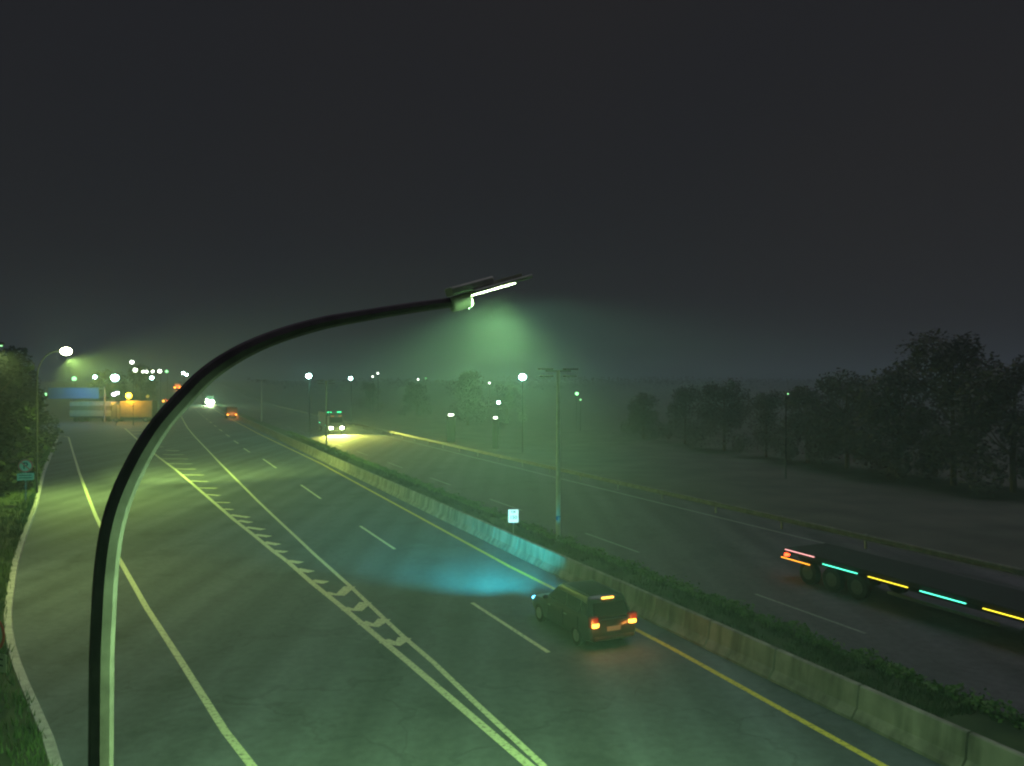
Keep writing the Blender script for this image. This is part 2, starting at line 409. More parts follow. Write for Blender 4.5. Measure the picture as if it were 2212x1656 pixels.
# median strip
m = MB(); ring = []
for s in SR:
    ring.append([RD(B_IN+.6, s, .03), RD(17.6, s, .10+.05*math.sin(s*.7)), RD(18.6, s, .12+.05*math.sin(s*.43+1)), RD(20.12, s, .05)])
m.loft(ring, cap=False, closed=False); struct(m, 'median_strip', M['grass'], True)
def blades(mb, D, s, z, h, n, spread):
    for _ in range(n):
        a = random.uniform(0, 6.28); r = random.uniform(0, spread); p = RD(D, s, z)+Vector((math.cos(a)*r, math.sin(a)*r, 0))
        b2 = random.uniform(0, 6.28); wv = Vector((math.cos(b2), math.sin(b2), 0))*random.uniform(.012, .03)
        hh = h*random.uniform(.5, 1.2)
        mb.tri(p-wv, p+wv, p+Vector((random.uniform(-.12, .12), random.uniform(-.12, .12), hh)))
m = MB()
for k in range(2600):
    s = 14+110*random.random()**1.6; D = random.uniform(16.9, 19.4)
    blades(m, D, s, .08, .26, 7, .2)
m.build('median_grass', M['grass'], kind='stuff', label='rough dark grass growing behind the concrete barrier')
m = MB()
for k in range(3600):
    s = 6+150*random.random()**1.5; D = interp(KERB, s)-.35-random.random()**1.8*3.5
    blades(m, D, s, .1, .30, 6, .22)
m.build('verge_grass', M['hedge'], kind='stuff', label='green grass and weeds along the left kerb')
def leaf(mb, p, sz):
    a, b2 = random.uniform(0, 6.28), random.uniform(-1, 1)
    u = Vector((math.cos(a), math.sin(a), b2)).normalized(); v = u.cross(Vector((random.uniform(-1, 1), random.uniform(-1, 1), random.uniform(-1, 1)))).normalized()
    u *= sz; v *= sz*.6
    mb.quad(p-u, p-v, p+u, p+v)
# low hedge on the far edge of the median, in clumps
m = MB()
for k in range(17000):
    s = 8+125*random.random()**1.35
    hgt = .30+.10*math.sin(s*1.9)+.08*math.sin(s*4.3+1)
    gap = (s % 9.3) < .28
    if gap: continue
    D = 19.72+random.gauss(0, .17); leaf(m, RD(D, s, .06+random.random()*hgt), random.uniform(.05, .10))
m.build('hedge', M['hedge'], label='low ragged green hedge running along the far edge of the median', category='hedge')

# ================================================================== TREES
def crown(mb, R, H, n, seed, base):
    rnd = random.Random(seed); cl = []
    for _ in range(26):
        a = rnd.uniform(0, 6.28); t = rnd.random(); r = R*math.sqrt(rnd.random())*(1-.55*t)
        cl.append((Vector((math.cos(a)*r, math.sin(a)*r, base+(H-base)*(.08+.84*t))), R*rnd.uniform(.22, .42)))
    for _ in range(n):
        c, r = rnd.choice(cl); d = Vector((rnd.gauss(0, 1), rnd.gauss(0, 1), rnd.gauss(0, .8))).normalized()*r*rnd.uniform(.5, 1.08)
        p = c+d; u = Vector((rnd.uniform(-1, 1), rnd.uniform(-1, 1), rnd.uniform(-.6, .6))).normalized()
        v = u.cross(Vector((rnd.uniform(-1, 1), rnd.uniform(-1, 1), 1))).normalized(); sz = rnd.uniform(.12, .26)
        mb.quad(p-u*sz, p-v*sz*.6, p+u*sz, p+v*sz*.6)
def make_tree(seed, R, H, n=8500):
    t = thing('tree', (0, 0, 0), 0, '', 'tree', 'dark trees beside the motorway')
    rnd = random.Random(seed); m = MB()
    m.tube([(0, 0, -.3), (.1, 0, H*.25), (-.05, .1, H*.55), (.1, 0, H*.85)], [.26, .2, .13, .04], 8)
    for k in range(7):
        a = rnd.uniform(0, 6.28); z0 = H*rnd.uniform(.25, .6); L = R*rnd.uniform(.5, .85)
        m.tube([(0, 0, z0), (math.cos(a)*L*.5, math.sin(a)*L*.5, z0+H*.1), (math.cos(a)*L, math.sin(a)*L, z0+H*.24)], [.1, .06, .02], 6)
    m.build('trunk', M['bark'], t)
    c = MB(); crown(c, R, H, n, seed, H*.04); c.build('crown', M['leaf'], t)
    return t
def make_shrub(seed, R, H):
    t = thing('shrub', (0, 0, 0), 0, '', 'shrub', 'shrubs behind the left kerb')
    m = MB(); rnd = random.Random(seed)
    for k in range(6):
        a = rnd.uniform(0, 6.28); m.tube([(0, 0, -.1), (math.cos(a)*R*.3, math.sin(a)*R*.3, H*.5), (math.cos(a)*R*.6, math.sin(a)*R*.6, H*.85)], [.03, .02, .01], 5)
    m.build('stem', M['bark'], t)
    c = MB(); rnd = random.Random(seed+1)
    for _ in range(2200):
        d = Vector((rnd.gauss(0, 1), rnd.gauss(0, 1), rnd.gauss(0, 1))).normalized()*rnd.uniform(.45, 1)
        lump = 1+.25*math.sin(d.x*5+seed)+.2*math.sin(d.y*7)
        p = Vector((d.x*R*lump, d.y*R*lump, H*.5+d.z*H*.5*lump))
        u = Vector((rnd.uniform(-1, 1), rnd.uniform(-1, 1), rnd.uniform(-1, 1))).normalized(); v = u.cross(Vector((rnd.random(), rnd.random(), 1))).normalized()
        sz = rnd.uniform(.05, .11); c.quad(p-u*sz, p-v*sz*.6, p+u*sz, p+v*sz*.6)
    c.build('foliage', M['leaf_dark'], t)
    return t
protos = [make_tree(1, 5.0, 10.5), make_tree(2, 4.4, 9.0), make_tree(5, 5.4, 12.0)]
ph = [10.5, 9.0, 12.0]
used = set()
def place_tree(x, ytop, Z, kind, label):
    p = at(x, ytop, Z); D, s = toDS(p.x, Z); gz = el(s)-.1; sc = (p.z-gz)/ph[kind]
    loc = (p.x, Z, gz); rz = random.uniform(0, 6.28)
    if kind not in used:
        used.add(kind); o = protos[kind]; o.location = loc; o.rotation_euler.z = rz; o.scale = (sc,)*3; o['label'] = label
    else: o = copy_tree(protos[kind], loc, rz, label, sc)
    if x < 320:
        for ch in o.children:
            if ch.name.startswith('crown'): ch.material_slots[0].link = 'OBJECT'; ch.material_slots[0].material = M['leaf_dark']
for a in [
    (2060, 728, 66, 2, 'tallest dark tree at the right, highest crown on the skyline'),
    (2190, 765, 62, 0, 'dark tree cut by the right edge of the picture, right of the tallest one'),
    (1940, 790, 72, 1, 'dark tree just left of the tallest skyline tree'),
    (1830, 802, 78, 0, 'second dark tree left of the tallest skyline tree'),
    (1745, 838, 84, 1, 'low dark tree right of the tiny light among the trees'),
    (1655, 850, 90, 2, 'low broad dark tree left of the tiny light among the trees'),
    (1565, 822, 98, 0, 'dark tree at the left end of the right hand row'),
    (1480, 838, 108, 2, 'dark tree right of the twin dim lights beside the median post'),
    (1390, 852, 118, 1, 'small dark tree right of the near median post'),
    (1010, 806, 150, 2, 'dark round tree between the two bright teal lamps'),
    (1095, 832, 160, 0, 'low dark tree just left of the small teal light below the horizon'),
    (900, 828, 190, 1, 'small distant dark tree right of the oncoming lorry'),
    (800, 829, 215, 2, 'broad distant dark tree beyond the oncoming lorry'),
    (-12, 757, 92, 1, 'dark tree at the left edge below the dim green lamp'),
    (-60, 752, 60, 1, 'dark tree cut by the left edge of the picture'),
    (34, 800, 125, 1, 'dark tree behind the bare post left of the glaring yellow lamp'),
    (232, 800, 215, 0, 'dark tree behind the pale trailer, under the teal glare'),
    (303, 792, 225, 2, 'dark tree right of the orange beacon, above the lorry'),
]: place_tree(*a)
shp = [make_shrub(11, 1.3, 1.9), make_shrub(12, 1.7, 1.5)]
shu = set()
for i, (D, s, k, sc, lb) in enumerate([
    (-12.8, 62, 0, 1.2, 'leafy shrub just behind the far no parking sign'), (-7.6, 37, 1, 1.2, 'wide shrub at the left edge between the two no parking signs'),
    (-12.5, 76, 1, 1.1, 'low shrub beyond the far no parking sign'), (-15.5, 98, 0, 1.3, 'rounded shrub near the top of the left kerb'),
    (-15.9, 112, 1, 1.2, 'spreading shrub next to the far end of the kerb'), (-17.5, 122, 0, 1.5, 'tall shrub at the far bend of the kerb'),
    (-10.6, 50, 0, 1.0, 'small shrub in front of the far no parking sign'), (-5.4, 21.5, 1, .9, 'dark shrub below the near no parking sign'),
    (-5.6, 18.0, 0, .9, 'dark shrub at the bottom left corner')]):
    z = .25
    if k not in shu:
        shu.add(k); o = shp[k]; o.location = RD(D, s, z); o.scale = (sc,)*3; o['label'] = lb
    else: copy_tree(shp[k], RD(D, s, z), i*1.3, lb, sc)
# far woods: one mass along the horizon
m = MB(); rnd = random.Random(3)
for k in range(9000):
    D = rnd.uniform(60, 800) if rnd.random() < .72 else rnd.uniform(-420, -60)
    s = rnd.uniform(380, 640) if D > 0 else rnd.uniform(300, 420)
    h = 3.2+1.6*math.sin(D*.05)+1.2*math.sin(D*.017+2)
    p = RD(D, s, rnd.random()**.8*h, False); leaf(m, p, rnd.uniform(.6, 1.3))
m.build('distant_woods', M['leaf'], kind='stuff', label='dark far-off woods along the horizon')

# ================================================================== NEAR STREET LAMP
PX, PZ = -3.88, 7.5                                  # foot of the post
def arm(x, y):
    k = (x-CX)/F; u = (k*PZ-PX)/(CT-k*ST); Z = PZ+ST*u
    return Vector((PX+CT*u, Z, HC-(y-YH)*Z/F)), u
lampA = thing('street_lamp', (PX, PZ, 0), 0, 'nearest street lamp, curved arm crossing the left half and lit flat head', 'street lamp', 'street lamps with curved arms')
inv = Vector((-PX, -PZ, 0))
path = [arm(215, y)[0] for y in ()]
pts = [Vector((PX, PZ, z)) for z in (-.1, 2, 4, 5.2)]
cl = [(219, 1470), (223, 1340), (229, 1240), (241, 1150), (262, 1075), (300, 993), (342, 925), (390, 868), (450, 808), (520, 762), (600, 727), (700, 698), (800, 680), (900, 664), (990, 652)]
curve = [arm(x, y)[0] for x, y in cl]
pts[3:] = []
pts = [Vector((curve[0].x+(PX-curve[0].x)*t, curve[0].y+(PZ-curve[0].y)*t, z)) for t, z in ((1, -.1), (.8, 2), (.4, 4))]+curve
def smooth_path(p, n=4):
    out = []
    for i in range(len(p)-1):
        p0, p1, p2, p3 = p[max(i-1, 0)], p[i], p[i+1], p[min(i+2, len(p)-1)]
        for j in range(n):
            t = j/n; out.append(.5*((2*p1)+(p2-p0)*t+(2*p0-5*p1+4*p2-p3)*t*t+(3*p1-p0-3*p2+p3)*t**3))
    return out+[p[-1]]
pts = smooth_path(pts)
rad = []
for p in pts:
    u = (p.x-PX)/CT; rad.append(interp([(0, .108), (.25, .103), (.7, .093), (1.5, .076), (2.6, .062), (3.6, .056)], u))
MBp = MB().tube([p+inv for p in pts], rad, 8, phase=math.pi/8)
MBp.build('post', M['post'], lampA)
MB().disc(Vector((0, 0, .02)), .24, .05, 'z').build('base_plate', M['galv'], lampA)
# lamp head in the plane of the arm: local frame u (outward), v (across), w (up)
hp0, _ = arm(975, 650); hp1, _ = arm(1139, 604)
U = (hp1-hp0).normalized(); V = Vector((-ST, CT, 0)); W = U.cross(V)
if W.z < 0: W = -W
hl = (hp1-hp0).length
def hbox(name, m, u0, u1, v, w0, w1, bev=.01, parent=None, taper=1):
    b = MB(); c = []
    def rg(u, vv, a, bb):
        e = bev
        return [hp0+U*u+V*y+W*z+inv for y, z in ((-vv+e, a), (vv-e, a), (vv, a+e), (vv, bb-e), (vv-e, bb), (-vv+e, bb), (-vv, bb-e), (-vv, a+e))]
    b.loft([rg(u0, v*.96, w0+bev*.2, w1-bev*.2), rg(u0+bev, v, w0, w1), rg(u1-bev, v*taper, w0, w1), rg(u1, v*taper*.96, w0+bev*.2, w1-bev*.2)])
    return b.build(name, m, parent or lampA)
head = hbox('lamp_head', M['head'], .24, hl, .17, .0, .045, .012)
hbox('gear_housing', M['head'], .0, .47*hl+.06, .12, .048, .145, .02)
for k in range(9): hbox('fin', M['head'], .58+.035*k, .588+.035*k, .14, .047, .085, .002, head)
hbox('led_panel', M['led'], .47, .70, .165, -.010, -.003, .002, head)
hbox('led_panel', M['led'], .31, .45, .14, -.010, -.003, .002, head)
hbox('led_panel', M['led'], .72, .79, .07, -.010, -.003, .002, head)
# collar under the head that grips the arm end
b = MB(); rings = []
for u, r in ((-.02, .078), (0, .084), (.2, .086), (.225, .08)):
    rings.append([hp0+U*u+V*math.cos(a)*r+W*(math.sin(a)*r-.045)+inv for a in [2*math.pi*j/20 for j in range(20)]])
b.loft(rings); b.build('collar', M['head'], lampA)
for k, (u, v) in enumerate([(.04, -.03), (.10, .03), (.16, -.03), (.18, .03)]):
    MB().ball(hp0+U*u+V*v+W*(-.135)+inv, .011, n=8, m=5).build('bolt', M['rim'], lampA)
# its light: aims down, tilted with the head
lc = hp0+U*.6+W*-.05
lamp_light('SPOT', 'lamp_light', lampA, lc+inv, 17500, (.46, 1, .30), lc+inv+Vector((-.45, -.1, -3)), .14, 142, 1)
lamp_light('SPOT', 'lamp_spill', lampA, lc+inv, 2600, (.45, 1, .55), lc+inv+Vector((.3, .1, -3)), .14, 168, .25)
lamp_light('POINT', 'glow_light', lampA, hp0+U*.40+W*-.05+inv, 5, (.72, 1, .25), None, .02)

# ================================================================== OTHER STREET LAMPS
def curved_lamp(loc, ang, H, reach, lens_mat, label, r=.1, lens=.3, tilt=.12):
    t = thing('street_lamp', loc, ang, label, 'street lamp', 'street lamps with curved arms')
    p = smooth_path([Vector(q) for q in ((0, 0, -.1), (0, 0, H*.5), (0, 0, H*.8), (.12*reach, 0, H*.9), (.45*reach, 0, H*.975), (reach, 0, H))], 5)
    MB().tube(p, [r*(1-.55*i/(len(p)-1)) for i in range(len(p))], 8).build('post', M['rubber'], t)
    hd = MB().box((reach+.3, 0, H+.02), (.8, .3, .12), .03).build('lamp_head', M['darkmetal'], t)
    if lens_mat: MB().ball((reach+.35, 0, H-.06), lens, (1.1, 1, .8)).build('lens', lens_mat, hd, True)
    return t
# glaring lamp over the ramp
Lb = at(143, 765, 60); g0 = (at(80, 900, 60).x, 60, 0.2)
lampB = curved_lamp(g0, 0, Lb.z+.05, Lb.x-g0[0]-.35, M['lamp_yg'], 'glaring yellow green street lamp over the ramp at the left, brightest and highest', .075, .36)
lamp_light('SPOT', 'lamp_light', lampB, (Lb.x-g0[0], 0, Lb.z-.62), 17000, (.68, 1, .18), (Lb.x-g0[0]+7.0, 1.0, 0), .1, 160, 1.0)
lamp_light('SPOT', 'lamp_throw', lampB, (Lb.x-g0[0], .1, Lb.z-.62), 60000, (.68, 1, .20), (Lb.x-g0[0]+9, 27, 0), .1, 84, 1.0)
lamp_light('POINT', 'glow_light', lampB, (Lb.x-g0[0], -.5, Lb.z-.1), 700, (.6, 1, .3), None, .3)
Lc = at(12, 757, 33); g1 = (Lc.x-3.2, 32, 0.3)
lampC = curved_lamp(g1, .3, Lc.z-.05, 2.6, None, 'dim green street lamp head cut by the left edge, seen edge on', .1)
MB().box((3.0, 0, Lc.z-.12), (.45, .2, .03), .01).build('lens', M['lamp_dim'], lampC)
lamp_light('SPOT', 'lamp_light', lampC, (3.1, 0, Lc.z-.3), 3600, (.80, 1, .26), (6.6, -1.5, 0), .1, 146, 1)

def median_lamp(D, s, H, label):
    t = thing('median_lamp_post', RD(D, s, .05), -(math.pi/2-0)+math.pi/2+TH, label, 'lamp post', 'unlit lamp posts on the median')
    MB().tube([(0, 0, -.1), (0, 0, H*.5), (0, 0, H)], [.125, .11, .085], 14).build('post', M['pale_post'], t, True)
    MB().disc((0, 0, .04), .2, .08, 'z').build('base_plate', M['galv'], t)
    MB().box((0, 0, H), (1.5, .08, .08), .01).build('crossarm', M['darkmetal'], t)
    for sx in (-1, 1):
        for zz, L in ((H+.1, .8), (H-.28, .7)):
            MB().box((sx*(.35+L/2), 0, zz), (L, .34, .08), .02).build('lamp_head', M['darkmetal'], t)
    return t
Dp, sp = DS(1206, 1172)
p1 = median_lamp(Dp, sp, 9.1, 'tall grey lamp post with blue band standing on the median beyond the milepost sign')
bnd = MB().tube([(0, 0, 1.06), (0, 0, 1.36)], .121, 14).build('blue_band', M['sign_blue'], p1)
for k in range(3): MB().box((-.06+.055*k, -.122, 1.21), (.018, .012, .2)).build('mark', M['sign_white'], bnd)
Dp2, sp2 = DS(705, 969)
p2 = median_lamp(Dp2, sp2, 8.4, 'slim dark lamp post on the median in front of the oncoming lorry')
for ch in p2.children:
    if ch.name.startswith('post'): ch.data.materials[0] = M['darkmetal']
median_lamp(19.8, sp2+68, 8.4, 'farthest thin lamp post on the median, beyond the oncoming lorry')

# distant street lamps: small posts with a bright lens
def small_lamp(x, y, Z, lens, r, label, glow=0, col=(.5, 1, .9)):
    p = at(x, y, Z); D, s = toDS(p.x, Z); gz = el(s)-.1; H = max(1.2, p.z-gz)
    t = thing('distant_street_lamp', (p.x, Z, gz), 0, label, 'street lamp', 'distant lit street lamps')
    MB().tube([(.0, .5, 0), (0, .5, H*.7), (0, .45, H)], [.07, .05, .04], 6).build('post', M['rubber'], t)
    MB().box((0, .3, H+.22*r/.2), (.3, .7, .1), .02).build('lamp_head', M['darkmetal'], t)
    MB().ball((0, 0, H), r, (1.15, .8, 1)).build('lens', lens, t, True)
    if glow: lamp_light('POINT', 'glow_light', t, (0, -.6, H-.1), glow, col, None, .3)
for a in [
    (667, 813, 120, 'lamp_teal', .36, 'bright teal lamp on the horizon above the oncoming lorry', 900),
    (757.5, 818, 150, 'lamp_teal', .30, 'small white lamp on the horizon right of the oncoming lorry', 120),
    (1129, 815, 95, 'lamp_teal', .36, 'bright teal lamp just left of the near median post', 900),
    (1077, 870, 127, 'lamp_teal', .22, 'small teal lamp below the bright teal one', 40),
    (816, 807, 210, 'lamp_white', .2, 'upper of two tiny lamps right of centre on the horizon'),
    (805, 814, 210, 'lamp_white', .16, 'lower of two tiny lamps right of centre on the horizon'),
    (903, 820, 200, 'lamp_white', .16, 'tiny lamp on the horizon beneath the lamp arm'),
    (920, 818, 230, 'lamp_dim', .2, 'tiny faint green lamp on the horizon beneath the lamp head'),
    (1057, 828, 170, 'lamp_white', .14, 'tiny white lamp left of and below the bright teal lamp'),
    (1246, 851, 140, 'lamp_dim', .28, 'upper green light right of the near median post', 10, (.2, 1, .4)),
    (1254, 864, 135, 'lamp_dim', .12, 'lower faint green light right of the near median post'),
    (1702, 851, 70, 'lamp_dim', .06, 'tiny greenish light among the dark trees at right'),
    (285, 783, 150, 'lamp_white', .32, 'highest lamp of the far cluster above the ramp lorries'),
    (292, 800, 170, 'lamp_white', .38, 'second highest lamp of the far cluster, just below the highest'),
    (309, 803.5, 210, 'lamp_white', .30, 'left one of the touching pair in the far lamp row'),
    (316.5, 803.5, 214, 'lamp_white', .34, 'right one of the touching pair in the far lamp row'),
    (330, 803, 220, 'lamp_white', .34, 'lamp in the far row directly above the lone lower white lamp'),
    (345, 802.5, 200, 'lamp_white', .42, 'largest lamp of the far row, right of its middle'),
    (360, 803, 240, 'lamp_dim', .42, 'faint greenish lamp at the right end of the far row'),
    (396, 806.5, 230, 'lamp_teal', .36, 'upper lamp of the slanting pair left of the curved arm'),
    (403, 810, 235, 'lamp_teal', .34, 'lower lamp of the slanting pair left of the curved arm'),
    (437, 811, 240, 'lamp_teal', .34, 'lamp right beside the curved arm on the horizon'),
    (328, 817, 210, 'lamp_teal', .42, 'lone white lamp below the far row'),
    (205, 815, 180, 'lamp_teal', .36, 'lamp above the blue gantry sign at its right'),
    (160, 818.5, 190, 'lamp_dim', .5, 'dim green lamp above the middle of the blue gantry sign'),
    (248, 817, 150, 'lamp_teal', .62, 'large teal glare above the lorries on the ramp', 900),
]:
    x, y, Z, l, r, lb = a[:6]; small_lamp(x, y, Z, M[l], r, lb, a[6] if len(a) > 6 else 0, a[7] if len(a) > 7 else (.25, 1, .75))
# far low light bars of buildings
def low_light(x, y, Z, wd, label):
    p = at(x, y, Z)
    t = thing('roadside_cabinet', (p.x, Z, 0), 0, label, 'cabinet', None)
    MB().box((0, .4, (p.z-.2)/2), (wd*1.6, .6, p.z-.2), .04).build('housing', M['rubber'], t)
    MB().box((0, .05, p.z), (wd, .12, .16), .05).build('light_bar', M['lamp_white'], t)
low_light(974, 897, 110, .7, 'low white light bar beyond the far carriageway, left of the tree line')
low_light(1070, 903, 100, .45, 'smaller low white light bar beyond the far carriageway under the small teal lamp')

# ================================================================== GUARDRAIL on the far verge
t = thing('guardrail', RD(33.2, 0, 0), 0, 'steel guardrail along the outer verge of the far carriageway', 'guardrail')
inv2 = -RD(33.2, 0, 0)
m = MB(); rg = []
for s in rows(-10, 180, 4)+rows(184, 700, 8):
    rg.append([RD(33.2+o, s, z)+inv2 for o, z in ((0, .45), (-.05, .5), (-.05, .56), (0, .6), (-.05, .64), (-.05, .7), (0, .75), (.03, .75), (.03, .45))])
m.loft(rg); m.build('rail', M['rail'], t)
for k in range(90):
    s = 30+k*6
    MB().box(RD(33.32, s, .35)+inv2, (.1, .12, .8)).build('support_post', M['galv'], t)

# ================================================================== SIGNS
D, s = DS(1109, 1171); base = RD(D, s, .05)
t = thing('milepost_sign', base, .05, 'white milepost sign reading KM 150 behind the concrete barrier', 'sign')
MB().tube([(0, .03, -.1), (0, .03, 1.62)], .03, 8).build('post', M['galv'], t)
pn = MB().box((0, 0, 1.33), (.54, .02, .70), .008).build('panel', M['sign_added_glow'], t)
text_mesh('lettering', 'KM', .17, M['sign_black'], pn, (0, -.0125, 1.55), (R_(90), 0, 0), .002)
text_mesh('numerals', '150', .27, M['sign_black'], pn, (0, -.0125, 1.25), (R_(90), 0, 0), .002)
MB().box((0, .012, 1.33), (.57, .008, .73), .003).build('rim', M['sign_black'], pn)

def no_parking(loc, rz, zc, r, label, tilt=0):
    t = thing('no_parking_sign', loc, rz, label, 'sign', 'no parking signs behind the left kerb')
    MB().tube([(0, .05, -.3), (0, .05, zc+r*.8)], .04, 8).build('post', M['galv'], t)
    d = MB().disc((0, 0, zc), r, .025, 'y').build('disc', M['sign_red'], t)
    MB().disc((0, -.013, zc), r*.8, .02, 'y').build('disc_face', M['sign_plate'], d)
    text_mesh('letter', 'P', r*1.35, M['sign_black'], d, (0, -.025, zc), (R_(90), 0, 0), .003)
    b = MB(); a = R_(45); q = r*.86
    dv = Vector((math.cos(a), 0, -math.sin(a))); nv = Vector((math.sin(a), 0, math.cos(a)))*r*.085; yy = Vector((0, -.032, zc))
    b.loft([[yy-dv*q-nv, yy+dv*q-nv, yy+dv*q+nv, yy-dv*q+nv], [p+Vector((0, -.004, 0)) for p in (yy-dv*q-nv, yy+dv*q-nv, yy+dv*q+nv, yy-dv*q+nv)]])
    b.build('slash', M['sign_red'], d)
    pz = zc-r-.3
    pl = MB().box((0, 0, pz), (r*2.3, .02, .5), .008).build('plate', M['sign_plate'], t)
    for k in range(2): MB().box((0, -.012, pz+.1-.17*k), (r*1.7, .004, .05)).build('text_line', M['sign_black'], pl)
p = at(55, 1007, 55); D, s = toDS(p.x, 55)
no_parking((p.x, 55, .4), .35, p.z-.4, .45, 'round red no parking sign with pale plate farther up the left kerb')
p = at(-12, 1385, 22.5)
no_parking((p.x, 22.5, 0.1), -.45, p.z+.1, .47, 'near no parking sign with striped plate cut by the left edge')

# gantry with blue panel over the ramp
Zg = 162; pl, pr = at(105, 862, Zg), at(215, 838, Zg)
t = thing('sign_gantry', ((pl.x+pr.x)/2, Zg, 0), 0, 'overhead gantry with long plain blue direction panel across the ramp', 'gantry')
wd = pr.x-pl.x
MB().box((0, -.2, (pl.z+pr.z)/2), (wd, .12, pr.z-pl.z), .04).build('panel', M['sign_blue'], t)
for k in (-1, 1): MB().tube([(k*(wd/2+.9), .2, -.3), (k*(wd/2+.9), .2, pr.z+.2)], .16, 10).build('post', M['galv'], t)
for zz in (pl.z+.3, pr.z-.2): MB().box((0, .2, zz), (wd+1.9, .18, .18), .02).build('beam', M['galv'], t)
MB().box((-wd/2-.45, -.2, pl.z+.9), (.25, .3, .5), .03).build('lamp', M['lamp_dim'], t)
lamp_light('POINT', 'glow_light', t, (2, -4.5, pl.z+1.2), 700, (.1, .5, 1), None, .3)  # added blue fill light that brightens the panel, no lamp stands here

# object marker at the gore nose
p, s = ray(319, 893, 0)
t = thing('gore_marker', p, 0, 'red and yellow marker board with round lamp on the gore nose', 'marker')
H = 4.2
MB().box((0, .1, H/2), (.12, .12, H), .01).build('post', M['galv'], t)
for k in range(4): MB().box((0, 0, .8+k*.72), (.8, .06, .5), .02).build('reflector', M['mark_dim'] if k % 2 == 0 else M['sign_red'], t)  # alternate boards glow by themselves, returned light put into their material
MB().disc((0, 0, H+.1), .42, .12, 'y').build('round_lamp', M['chevron_y'], t)

# ================================================================== VEHICLES (local x forward, y left, z up)
def wheels(t, xs, y, r, wdt, tyre=True):
    for x in xs:
        for sy in (-1, 1):
            wv = MB().disc((x, sy*y, r), r, wdt, 'y', 24).build('wheel', M['rubber'], t)
            MB().disc((x, sy*(y+wdt/2-.005), r), r*.6, .03, 'y', 20).build('rim', M['rim'], wv)
def make_car(label, body, tail, head, group=None, H=1.66):
    t = thing('car', (0, 0, 0), 0, label, 'car', group)
    st = [(-2.26, .80, .42, .88), (-2.2, .86, .32, .98), (-1.9, .90, .26, 1.0), (-.5, .91, .24, .97), (.9, .90, .24, .96), (1.1, .90, .25, .95), (1.9, .86, .28, .84), (2.15, .80, .34, .72), (2.25, .70, .42, .62)]
    rg = []
    for x, w_, zb, zt in st:
        h = [(w_*.8, zb), (w_*.97, zb+.06), (w_, zb+(zt-zb)*.45), (w_*.98, zt-.14), (w_*.93, zt-.03), (w_*.75, zt)]
        rg.append([(x, a, z) for a, z in h]+[(x, -a, z) for a, z in reversed(h)])
    m = MB().loft(rg)
    def rr(x0, x1, hw, z):
        e = .10; return [(x0+e, -hw, z), (x1-e, -hw, z), (x1, -hw+e, z), (x1, hw-e, z), (x1-e, hw, z), (x0+e, hw, z), (x0, hw-e, z), (x0, -hw+e, z)]
    m.loft([rr(-2.18, 1.12, .85, .90), rr(-2.1, .98, .82, 1.04), rr(-1.86, .38, .70, H-.13), rr(-1.78, .22, .64, H-.04), rr(-1.6, .0, .52, H)])
    m.build('body', body, t, True)
    for sy in (-1, 1):
        def sp_(x, z): 
            f = (z-1.04)/(H-.13-1.04); return Vector((x, sy*(.82+(.70-.82)*f+.006), z))
        for (a, b, c, d) in (((.70, 1.06), (-.42, 1.06), (-.42, H-.2), (.32, H-.2)), ((-.50, 1.06), (-1.45, 1.06), (-1.38, H-.2), (-.50, H-.2)), ((-1.52, 1.08), (-1.92, 1.10), (-1.76, H-.24), (-1.45, H-.2))):
            b_ = MB(); q = [sp_(*p) for p in (a, b, c, d)]; o = Vector((0, -sy*.012, 0))
            b_.loft([q, [p+o for p in q]]).build('side_window', M['glass'], t)
        MB().box((.72, sy*.97, 1.08), (.14, .2, .13), .04).build('wing_mirror', body, t)
        MB().box((-2.235, sy*.70, .86), (.14, .30, .17), .04).build('tail_lamp', tail, t)
        MB().box((-2.20, sy*.72, .95), (.18, .34, .40), .05).build('lens_surround', M['lens_red'], t)
        for x in (-1.5, -.46, .72): MB().box((x, sy*.905, .70), (.012, .02, .56)).build('door_seam', M['rubber'], t)
        for x in (-.32, .86): MB().box((x-.3, sy*.91, .84), (.18, .03, .03), .008).build('door_handle', M['rim'], t)
        MB().box((-.75, sy*.57, H-.02), (1.9, .03, .04), .01).build('roof_rail', M['rim'], t)
        MB().box((2.16, sy*.62, .66), (.16, .30, .13), .04).build('headlight', head, t)
    for nm, (xa, za, wa), (xb, zb, wb), off in (('rear_window', (-2.10, 1.06, .66), (-1.865, H-.17, .56), -.012), ('windscreen', (.985, 1.06, .70), (.40, H-.16, .58), .012)):
        q = [Vector((xa+off, -wa, za)), Vector((xa+off, wa, za)), Vector((xb+off, wb, zb)), Vector((xb+off, -wb, zb))]
        MB().loft([q, [p-Vector((off, 0, 0)) for p in q]]).build(nm, M['glass'], t)
    MB().box((-1.87, 0, H-.075), (.06, .44, .05), .01).build('brake_light', M['tail_hot'], t)
    MB().box((-2.265, 0, .70), (.02, .5, .15), .005).build('number_plate', M['wall'], t)
    MB().box((-2.10, .12, 1.07), (.03, .5, .02), .004).build('wiper', M['rubber'], t)
    MB().box((-2.24, 0, .42), (.12, 1.5, .14), .03).build('bumper', M['rubber'], t)
    wheels(t, (-1.38, 1.38), .80, .33, .2)
    return t
def head_of(D, s, away=True):
    """rotation for a vehicle following the motorway"""
    a = RD(D, s); b = RD(D, s+5); v = (b-a) if away else (a-b); return math.atan2(v.y, v.x)
